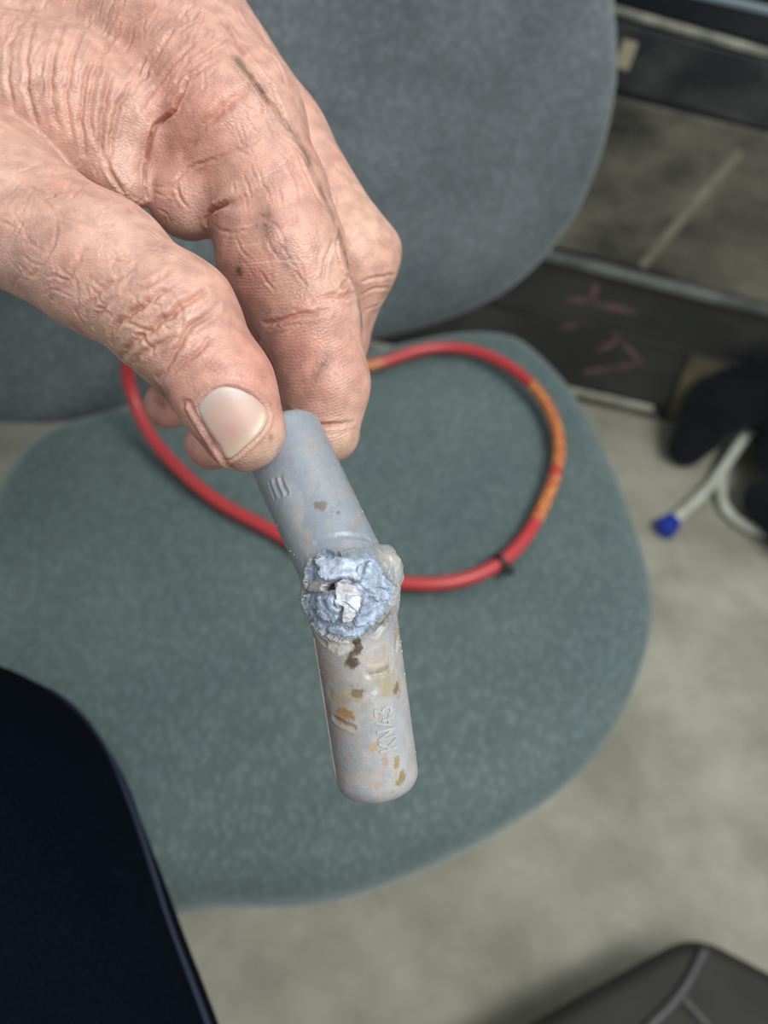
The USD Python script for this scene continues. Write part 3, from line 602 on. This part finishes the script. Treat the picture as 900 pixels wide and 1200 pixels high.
dirt = np.array([0.125, 0.078, 0.058])
for u, v, ru, rv, ang, w in ((311,262,13,26,-8,.75),(335,300,12,24,-25,.45),(378,430,8,20,35,.6),(280,318,4,8,-20,.9),(368,372,14,7,10,.35),(325,364,22,6,-15,.3),(352,448,30,20,0,.22),(262,236,14,5,0,.25),(318,512,3,4,0,.7),(190,465,10,16,0,.75),(245,518,10,12,0,.45)):
    col = blend(col, np.clip(blob(u, v, ru, rv, ang) * w * (0.75 + 0.5 * spk) * (0.8 + 0.35 * patch), 0, .92), dirt)
grime = lift([(278,70),(286,81),(300,100),(322,128),(345,158),(362,190),(384,240),(398,276),(408,310),(418,345),(424,380)])
col = blend(col, np.exp(-(cKDTree(grime).query(hv)[0] / 1.3) ** 2) * (0.35 + 0.5 * patch), [0.16, 0.12, 0.085])
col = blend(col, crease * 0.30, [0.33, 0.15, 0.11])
for pts in ([(258,275),(278,268),(297,263)], [(273,311),(315,307),(360,306)], [(279,336),(310,334),(342,329)], [(262,292),(284,288),(300,288)], [(161,130),(168,139),(175,148)], [(150,113),(156,119),(162,126)], [(330,392),(345,386),(352,380)], [(300,210),(325,196),(340,180)]):
    c3 = lift(pts); col = blend(col, np.exp(-(cKDTree(c3).query(hv)[0] / .16) ** 2) * .45, [.66, .50, .43])       # old scratches
ridge = np.clip(blob(375, 445, 60, 75) + blob(310, 330, 55, 45) * .7 + blob(195, 474, 30, 30) + blob(240, 528, 30, 30) + blob(270, 285, 40, 30) * .5 + blob(400, 520, 30, 40), 0, 1) * (huv[:, 0] > 0)
tn = hfront & (hv[:, 2] < 166) & (huv[:, 1] > 250); ridge[tn] = 0

person = thing('person', 'person with a bare left hand holding the grey boot, dark navy sleeve and trousers', 'person', c2w(pc(-100, 0, 210)))
obj('hand', (c2w(hp), hf[:, ::-1]), M['skin'], person, color=col, attrs={'ridge': ridge}, label='bare weathered left hand pinching the boot between thumb and index finger')
# thumb nail: a curved plate laid on the thumb
from shapely.geometry import Polygon as SP
npoly = SP(resample(NAIL, 2.0, closed=True)); 
gx, gy = np.meshgrid(np.arange(220, 330, 1.6), np.arange(440, 548, 1.6)); gp = np.stack([gx.ravel(), gy.ravel()], 1)
gp = gp[inside(np.array(npoly.buffer(-0.9).exterior.coords), gp)]; ring_ = np.array(npoly.exterior.coords)[:-1]
q2 = np.vstack([ring_, gp])
sel = nm & (sd < 0); A_ = lambda q: np.stack([np.ones(len(q)), q[:, 0], q[:, 1], q[:, 0]**2, q[:, 0]*q[:, 1], q[:, 1]**2], 1)
nrmz = lambda q: (q - [272, 495]) / 45.0
cf = np.linalg.lstsq(A_(nrmz(huv[sel])), hv[sel, 2], rcond=None)[0]
dz = A_(nrmz(q2)) @ cf - 0.18
rim = np.clip(1 - poly_dist(ring_, q2) / 4.0, 0, 1); dz = dz + 0.35 * rim ** 2
fe = resample([(314,490),(304,509),(291,521),(277,533),(267,539)], 2); fd = cKDTree(fe).query(q2)[0]
dz = dz - 0.25 * np.exp(-(fd / 7) ** 2)
from scipy.spatial import Delaunay
tri = Delaunay(q2).simplices; cen = q2[tri].mean(1); tri = tri[inside(ring_, cen)]
P3 = np.array([pc(u, v, d) for (u, v), d in zip(q2, dz)])
e = np.cross(P3[tri[:, 1]] - P3[tri[:, 0]], P3[tri[:, 2]] - P3[tri[:, 0]]); fl = (e * P3[tri[:, 0]]).sum(1) > 0; tri[fl] = tri[fl][:, ::-1]
nb = len(q2); nr = len(ring_); Pb = P3 * (1 + 0.75 / P3[:, 2:3])
sides = np.array([[i, nb + i, (i + 1) % nr] for i in range(nr)] + [[(i + 1) % nr, nb + i, nb + (i + 1) % nr] for i in range(nr)])
ncol = np.tile([0.50, 0.315, 0.265], (nb, 1)); ab = (q2 - [250, 457]) @ np.array([0.57, 0.82])
wv = lambda x, a, b: sstep(x, a, b)
lun = resample([(231,478),(249,457),(268,452),(285,456)], 2); ncol = blend(ncol, np.exp(-(cKDTree(lun).query(q2)[0] / 14) ** 2) * .7, [0.50, 0.40, 0.385])
ncol = blend(ncol, np.exp(-(((q2[:, 0] - 272) / 16) ** 2 + ((q2[:, 1] - 506) / 12) ** 2)) * .5, [0.45, 0.22, 0.18])
ncol = blend(ncol, np.exp(-(fd / 9) ** 2) * .7, [0.50, 0.40, 0.27])
obj('thumb_nail', (c2w(np.vstack([P3, Pb])), np.vstack([tri, tri[:, ::-1] + nb, sides])[:, ::-1]), M['nail'], person, color=np.vstack([ncol, ncol]), label='short pale thumb nail')
# sleeve beyond the frame, and the trouser leg at lower left
sl = [c2w(pc(-255, -95, 223)), c2w(pc(-330, -125, 228)), c2w(pc(-480, -190, 240)), c2w(pc(-760, -280, 262)), c2w(pc(-1000, -330, 285))]
obj('sleeve', tube(resample(sl, .01), np.linspace(.043, .062, len(resample(sl, .01))), 24), M['denim'], person, smooth=True, label='dark navy sleeve')
# trousers: knee in front of the seat, thigh running back beneath the camera, shin down to the floor
mid_ = np.array([-.127, -.058, .588]); knee = np.array([-.187, .077, .592]); hip = np.array([-.062, -.33, .58]); ank = np.array([-.205, -.10, .07])
edge = [(-12, 768), (0,780),(60,833),(110,882),(150,928),(185,985),(215,1048),(234,1110),(243,1200),(244,1260)]
def leg_sdf(p):
    d = smin(cone(p, knee, mid_, .096, .1106), cone(p, mid_, hip, .1106, .146), .01)
    d = smin(d, cone(p, knee + [-.015, -.03, -.03], ank, .072, .06), .04)
    d = d + 0.004 * (meshkit.fbm(p * [14, 7, 14], 3, 9) - 0.5)
    return d
lv, lf = surface_nets(leg_sdf, [-.38, -.50, .05], [.02, .22, .70], 0.008)
lv = newton(lv, leg_sdf, h=0.001, n=1)
if trimesh.Trimesh(lv, lf, process=False).volume < 0: lf = lf[:, ::-1]
trs = obj('trousers', (lv, lf), M['denim'], person, smooth=True, label='dark navy trouser leg bent at the knee')
w2c = lambda p: np.stack([(p - CAM) @ RT, (p - CAM) @ UP, (p - CAM) @ FW], 1) * 1000
lc = w2c(lv); keep = lc[:, 2] > 60; luv = px(lc[keep]); lvk = lv[keep]
LEGPX = luv
# outer seam: a raised double-stitched ridge a finger's breadth inside the visible edge
ang = np.linspace(0, 1, 40); ax3 = [hip + (mid_ - hip) * t for t in np.linspace(0.1, 0.95, 14)] + [mid_ + (knee - mid_) * t for t in np.linspace(0, 0.95, 10)] + [knee + [-.02, .045, .0], knee + [-.07, .075, -.01]]
side = (CAM + [0, 0.05, -.1]); sm = []
for a in ax3:
    vdir = CAM - a; axd = (knee - hip) / np.linalg.norm(knee - hip); o = np.cross(axd, vdir); o /= np.linalg.norm(o)
    if o[0] < 0: o = -o
    vv_ = vdir - (vdir @ axd) * axd; vv_ /= np.linalg.norm(vv_); dirn = o * math.cos(.6) + vv_ * math.sin(.6)
    s = np.linspace(.04, .2, 160); dd = leg_sdf(a + s[:, None] * dirn); sm.append(a + dirn * s[np.argmax(dd > 0)])
obj('seam', tube(resample(sm, .012), 0.0011, 8), M['seam'], trs, smooth=True, label='raised navy side seam')

# ------------------------------------------------------------------ the boot
BS = 0.8
bv, bf = surface_nets(boot_sdf, np.minimum(np.minimum(B0_, B1_), B2_) - 14, np.maximum(np.maximum(B0_, B1_), B2_) + 14, BS)
bv = newton(bv, boot_sdf)
if trimesh.Trimesh(bv, bf, process=False).volume < 0: bf = bf[:, ::-1]
for ml in ((.5, .3, .2) if not QUICK else (.5,)):
    n0 = len(bv); bn = vnormals(bv, bf)
    bv, bf = refine(bv, bf, lambda p: (px(p)[:, 1] > 560) if ml > .25 else ((px(p)[:, 1] > 630) & (px(p)[:, 1] < 765)), ml); bv[n0:] = newton(bv[n0:], boot_sdf, n=1)
bn = vnormals(bv, bf); buv = px(bv); bz, ba, bok = zbuf(bv, bn)
bfr = (bn * bv).sum(1) < 0
Z = lambda *p: [(340 + x / 6.0, 620 + y / 6.0) for x, y in p]
FR = Z((155,210),(250,165),(400,172),(545,165),(640,250),(745,415),(718,520),(600,662),(480,772),(350,785),(235,735),(125,610),(92,460),(125,400),(118,280))
PIECES = [  # outline, height, tilt (per px), colour
 (Z((165,210),(300,190),(530,178),(548,192),(530,260),(500,345),(470,372),(400,350),(340,350),(290,360),(240,372),(205,310)), 0.9, (-.012, .022), (0.50,0.58,0.72)),
 (Z((550,205),(640,280),(742,418),(715,505),(640,520),(600,505),(545,440),(480,372),(530,280)), 0.35, (.010, -.018), (0.44,0.52,0.68)),
 (Z((330,372),(400,365),(460,390),(525,450),(505,520),(470,590),(430,655),(372,660),(362,560),(310,500),(315,440)), .85, (-.004, .016), (0.64,0.68,0.76)),
 (Z((175,480),(240,455),(300,480),(318,530),(350,555),(345,625),(300,672),(230,662),(185,600)), 0.75, (.012, .0), (0.45,0.53,0.68)),
 (Z((120,380),(180,360),(240,390),(235,430),(180,450),(110,440)), 0.6, (.0, .01), (0.45,0.44,0.42)),
 (Z((525,470),(600,520),(640,540),(600,650),(520,690),(470,700),(440,665),(490,580)), 0.3, (.006, .008), (0.42,0.50,0.66)),
 (Z((240,690),(340,690),(380,700),(470,710),(470,765),(350,780),(250,735)), 0.1, (.0, -.01), (0.45,0.52,0.66)),
]
CAV = Z((238,395),(290,368),(345,352),(325,385),(300,420),(250,440),(228,425))
wob = np.stack([meshkit.fbm(bv / 0.9, 3, 31), meshkit.fbm(bv / 0.9, 3, 32)], 1) * 6 - 3
wuv = buv + wob * 1.3
fin = bfr & inside(FR, wuv); fd_ = poly_dist(FR, wuv)
db = 0.10 * (meshkit.fbm(bv / 4.0, 3, 2) - .5)
kn_ = np.exp(-(((buv[:, 0] - 458) / 22) ** 2 + ((buv[:, 1] - 664) / 26) ** 2)); db = db + kn_ * (1.3 * (meshkit.fbm(bv / 2.2, 3, 91) - .5))
tint = np.tile([0.215, 0.240, 0.285], (len(bv), 1))
hgt = np.full(len(bv), -1.1)
fcol = np.tile([0.38, 0.45, 0.58], (len(bv), 1))
seam_ = np.zeros(len(bv))
for poly, h, tl, c in PIECES:
    i = inside(poly, wuv); cen = np.mean(poly, 0); ed = poly_dist(poly, wuv)
    hh = h - 0.4 + (wuv - cen) @ np.array(tl)
    hgt[i] = (hh - 0.95 * np.exp(-(ed / 1.5) ** 2))[i]; seam_[i] = np.exp(-(ed / 1.2) ** 2)[i]; fcol[i] = c
rough = meshkit.fbm(bv / 1.1, 4, 41) - .5; cr = np.abs(meshkit.fbm(bv / [2.4, 1.3, 1.6], 3, 44) - .5)
fr_ = np.random.default_rng(12); seeds = fr_.uniform([352, 640], [474, 752], (60, 2)); _, ci = cKDTree(seeds).query(wuv + wob * .35)
tilt_ = fr_.normal(0, .026, (60, 2)); facet = ((wuv - seeds[ci]) * tilt_[ci]).sum(1) + fr_.normal(0, .05, 60)[ci]
hgt = hgt * .68 + np.clip(facet, -.5, .5) + .32 * (meshkit.fbm(bv / [1.2, .5, .8], 4, 45) - .5)
ic = inside(CAV, wuv); hgt[ic] = -2.4
edge_in = sstep(fd_, 0.2, 2.4)
db = np.where(fin, db + hgt * edge_in, db)
lip = bfr & ~fin; db = db + np.where(lip, 0.55 * np.exp(-(fd_ / 4.0) ** 2) * (0.4 + 1.2 * meshkit.fbm(bv / 1.5, 2, 50)), 0)
# raised mould flash down the left side, dents and the scraped mark near the thumb
bix = np.flatnonzero(bfr); btree = cKDTree(buv[bix])
def blift(pts, st=1.0): return lift_on(pts, btree, bv[bix, 2], st)
for pts, dep, wd in [([(322,562),(325,572),(329,580)], .35, .4), ([(328,558),(332,570),(336,578)], .35, .4), ([(316,566),(319,576),(322,584)], .3, .35),
                     ([(392,842),(402,848),(414,853)], .4, .5), ([(369,735),(376,748),(382,754)], .5, .4), ([(440,742),(449,730),(455,722)], .4, .6), ([(462,720),(465,740),(464,762)], .35, .5),
                     ([(432,790),(446,788),(456,782)], .25, .6), ([(386,812),(400,806),(420,810),(440,806)], .15, .8), ([(372,636),(390,630),(412,628),(432,632)], .2, .5)]:
    c3 = blift(pts)
    if len(c3) > 1: d_ = cKDTree(c3).query(bv)[0]; db = db - dep * np.exp(-(d_ / wd) ** 2) + .3 * dep * np.exp(-((d_ / wd - 2) / .8) ** 2)
bp = bv + bn * db[:, None]
# dirt on the silicone, with shading of its sides painted into the tint
suv = buv + 9 * np.stack([meshkit.fbm(bv / 1.3, 4, 81) - .5, meshkit.fbm(bv / 1.3, 4, 82) - .5], 1) + 5 * np.stack([meshkit.fbm(bv / .5, 2, 83) - .5, meshkit.fbm(bv / .5, 2, 84) - .5], 1)
def bb(u, v, ru, rv, ang=0.0):
    a = math.radians(ang); x, y = suv[:, 0] - u, suv[:, 1] - v
    return np.exp(-(((x * math.cos(a) + y * math.sin(a)) / ru) ** 2 + ((-x * math.sin(a) + y * math.cos(a)) / rv) ** 2)) * bfr
n1 = meshkit.fbm(bv / 3.5, 4, 61); n2 = meshkit.fbm(bv / 1.2, 4, 62); n3 = meshkit.fbm(bv / [0.8, 2.5, 1], 4, 63)
tint = blend(tint, sstep(n1, .42, .62) * .45, [0.27, 0.27, 0.27])
lowr = sstep(buv[:, 1], 725, 760)
tint = blend(tint, lowr * (.35 + .5 * sstep(n1, .4, .6)), [0.335, 0.315, 0.305])
tint = blend(tint, lowr * sstep(n2, .52, .66) * .5, [0.34, 0.27, 0.19])
tint = blend(tint, lowr * bb(383, 815, 26, 95, -5) * .85 * (.45 + .55 * sstep(n1, .3, .6)), [0.215, 0.165, 0.14])  # brown dirt at lower left, plus that side's shading painted in
tint = blend(tint, bb(318, 600, 10, 70, -21) * .45, [.17, .165, .16]); tint = blend(tint, bb(425, 580, 8, 60, -28) * .5, [.17, .16, .145])  # both edges of the upper tube darkened: light falloff painted in, with dirt
tint = blend(tint, sstep(n3, .58, .70) * .3 * bfr, [0.20, 0.17, 0.13])
tint = blend(tint, bb(462, 860, 18, 50, -4) * .5, [0.31, 0.345, 0.42])
for u, v, ru, rv, ang, w, c in ((377,591,7,8,0,.95,(.14,.12,.095)),(387,599,4,6,-20,.6,(.2,.16,.12)),(395,602,3,3,0,.7,(.10,.07,.05)),(418,756,6,9,5,1,(.07,.045,.03)),(414,775,7,8,20,1,(.06,.04,.025)),(415,765,4,10,10,.9,(.08,.05,.035)),
        (405,840,12,7,35,.95,(.24,.13,.05)),(446,788,11,5,-25,.75,(.2,.15,.08)),(455,805,14,12,0,.65,(.28,.23,.13)),(464,808,3,6,0,.8,(.13,.09,.04)),(405,815,18,8,0,.6,(.26,.2,.12)),(419,812,8,4,0,.85,(.14,.1,.05)),(436,875,7,5,30,.85,(.36,.23,.14)),(452,892,4,7,0,.75,(.31,.20,.16)),
        (464,894,4,5,0,.9,(.25,.18,.06)),(470,912,3,10,12,.9,(.2,.15,.05)),(441,920,6,5,20,.7,(.34,.23,.15)),(447,728,12,5,-42,.9,(.14,.10,.06)),(464,745,3,16,0,.8,(.22,.17,.10)),(462,718,5,8,0,.6,(.2,.15,.12)),(400,757,12,8,0,.7,(.52,.48,.46)),(440,779,10,7,0,.5,(.34,.27,.22)),(432,776,12,10,0,.3,(.36,.29,.24)),
        (425,600,30,3,-62,.4,(.28,.2,.12)),(365,520,3,12,-25,.4,(.35,.25,.14)),(455,655,16,12,30,.7,(.36,.33,.29)),(465,690,10,30,0,.5,(.38,.37,.34)),(360,640,8,50,-20,.5,(.32,.29,.26)),(345,590,10,30,-20,.35,(.36,.37,.38))):
    tint = blend(tint, np.clip(sstep(bb(u, v, ru * 1.2, rv * 1.2, ang) * (.55 + .9 * sstep(n2 * .5 + n3 * .5, .34, .6)), .28, .72) * w * (.7 + .5 * n2), 0, .97), c)
fw = sstep(np.where(fin, fd_, 0), .3, 1.6)
fc2 = fcol * (0.82 + 0.5 * (meshkit.fbm(bv / .5, 3, 71) - .3))[:, None]
fc2 = fc2 * (.58 + .5 * sstep(meshkit.fbm(bv / 1.4, 4, 72), .3, .7))[:, None]; fc2 = blend(fc2, seam_ * .6, [.15, .155, .18]); fc2[ic] = [0.09, 0.04, 0.035]  # crevice shade and small highlights painted into the torn face
fc2 = blend(fc2, np.exp(-(((buv[:, 0] - 404) / 9) ** 2 + ((buv[:, 1] - 688) / 6) ** 2)) * .7 * fin, [.42, .35, .32]); fc2 = blend(fc2, np.exp(-(((buv[:, 0] - 408) / 7) ** 2 + ((buv[:, 1] - 723) / 6) ** 2)) * .6 * fin, [.72, .62, .58])
tint = blend(tint, fw, np.zeros(3)) + fc2 * fw[:, None]
boot = thing('cable_boot', 'torn grey-blue silicone cable boot held in the hand, broken open at its bend', 'cable boot', c2w(B1_))
ftri = fin[bf].all(1)
def sub(fs):
    u, inv = np.unique(fs, return_inverse=True); return u, inv.reshape(-1, 3)
nrm_all = vnormals(bp, bf)
def part(name, tri_mask, label, mtl):
    u, f2 = sub(bf[tri_mask]); m = obj(name, (c2w(bp[u]), f2[:, ::-1]), mtl, boot, color=tint[u], label=label)
    nw = nrm_all[u, :1] * RT + nrm_all[u, 1:2] * UP + nrm_all[u, 2:3] * FW; m.GetNormalsAttr().Set(Vt.Vec3fArray.FromNumpy(nw.astype(np.float32)))
part('tube', ~ftri, 'grey silicone tube streaked with brown dirt', M['boot'])
part('torn_face', ftri, 'pale blue torn face with flaky pieces', M['torn'])
axu = (B1_ - B2_) / np.linalg.norm(B1_ - B2_)
fl_ = []
for u, v in resample([(366,742),(372,775),(380,830),(388,880),(393,912)], 3):
    a = B1_ + (B2_ - B1_) * np.clip((v - 682) / 257.0, 0, 1); s = np.linspace(5, 10.5, 200)
    vd = -a / np.linalg.norm(a); o = np.cross(axu, vd); o /= np.linalg.norm(o); o = o if o[0] < 0 else -o
    dr = o * math.cos(.25) + vd * math.sin(.25); dd = boot_sdf(a + s[:, None] * dr); fl_.append(a + dr * s[np.argmax(dd > 0)])
obj('mould_seam', c2w_mesh(tube(np.array(fl_), 0.28, 8)), M['flash'], boot, smooth=True, label='thin raised mould line')
# moulded characters, reading up along the tube
tm = meshkit.text_mesh('KN43', 3.6, 0.7, bold=True); tm = tm.subdivide_to_size(0.6) if hasattr(tm, 'subdivide_to_size') else tm
tv = np.array(tm.vertices); wd_ = tv[:, 0].max()
o3 = blift([(456, 881), (457, 880)])[0]; tx = axu
a0 = B1_ + axu * ((o3 - B1_) @ axu); rad = (o3 - a0); rr_ = np.linalg.norm(rad); er = rad / rr_; et = np.cross(er, axu)
if et[0] > 0: et = -et                                   # tops of the letters towards the left
s_ = 52 * 163 / F / wd_
th_ = (tv[:, 1] - 1.8) / rr_; ra = rr_ + (tv[:, 2] - 0.35) * 0.9
axp = a0 + tv[:, :1] * s_ * axu
tv2 = axp + ra[:, None] * (np.cos(th_)[:, None] * er + np.sin(th_)[:, None] * et)
tm2 = trimesh.Trimesh(tv2, tm.faces, process=False)
if tm2.volume < 0: tm2.invert()
obj('lettering', c2w_mesh(tm2), M['flash2'], boot, label='raised moulded characters')
gr_ = np.random.default_rng(5); grains = []                  # grit clinging to the tube
for k in gr_.choice(len(bv), 90, replace=False, p=(lambda w: w / w.sum())(np.where((buv[:, 1] > 560), (np.abs((bn * bv).sum(1) / np.linalg.norm(bv, axis=1)) < .5) * 1.0 + .12, 0) * ~fin)):
    g = trimesh.creation.icosphere(0, gr_.uniform(.08, .22)); g.apply_translation(bp[k]); grains.append(g)
tag(obj('grit', c2w_mesh(trimesh.util.concatenate(grains)), M['grit'], boot, label='pale grit specks'), kind='stuff')
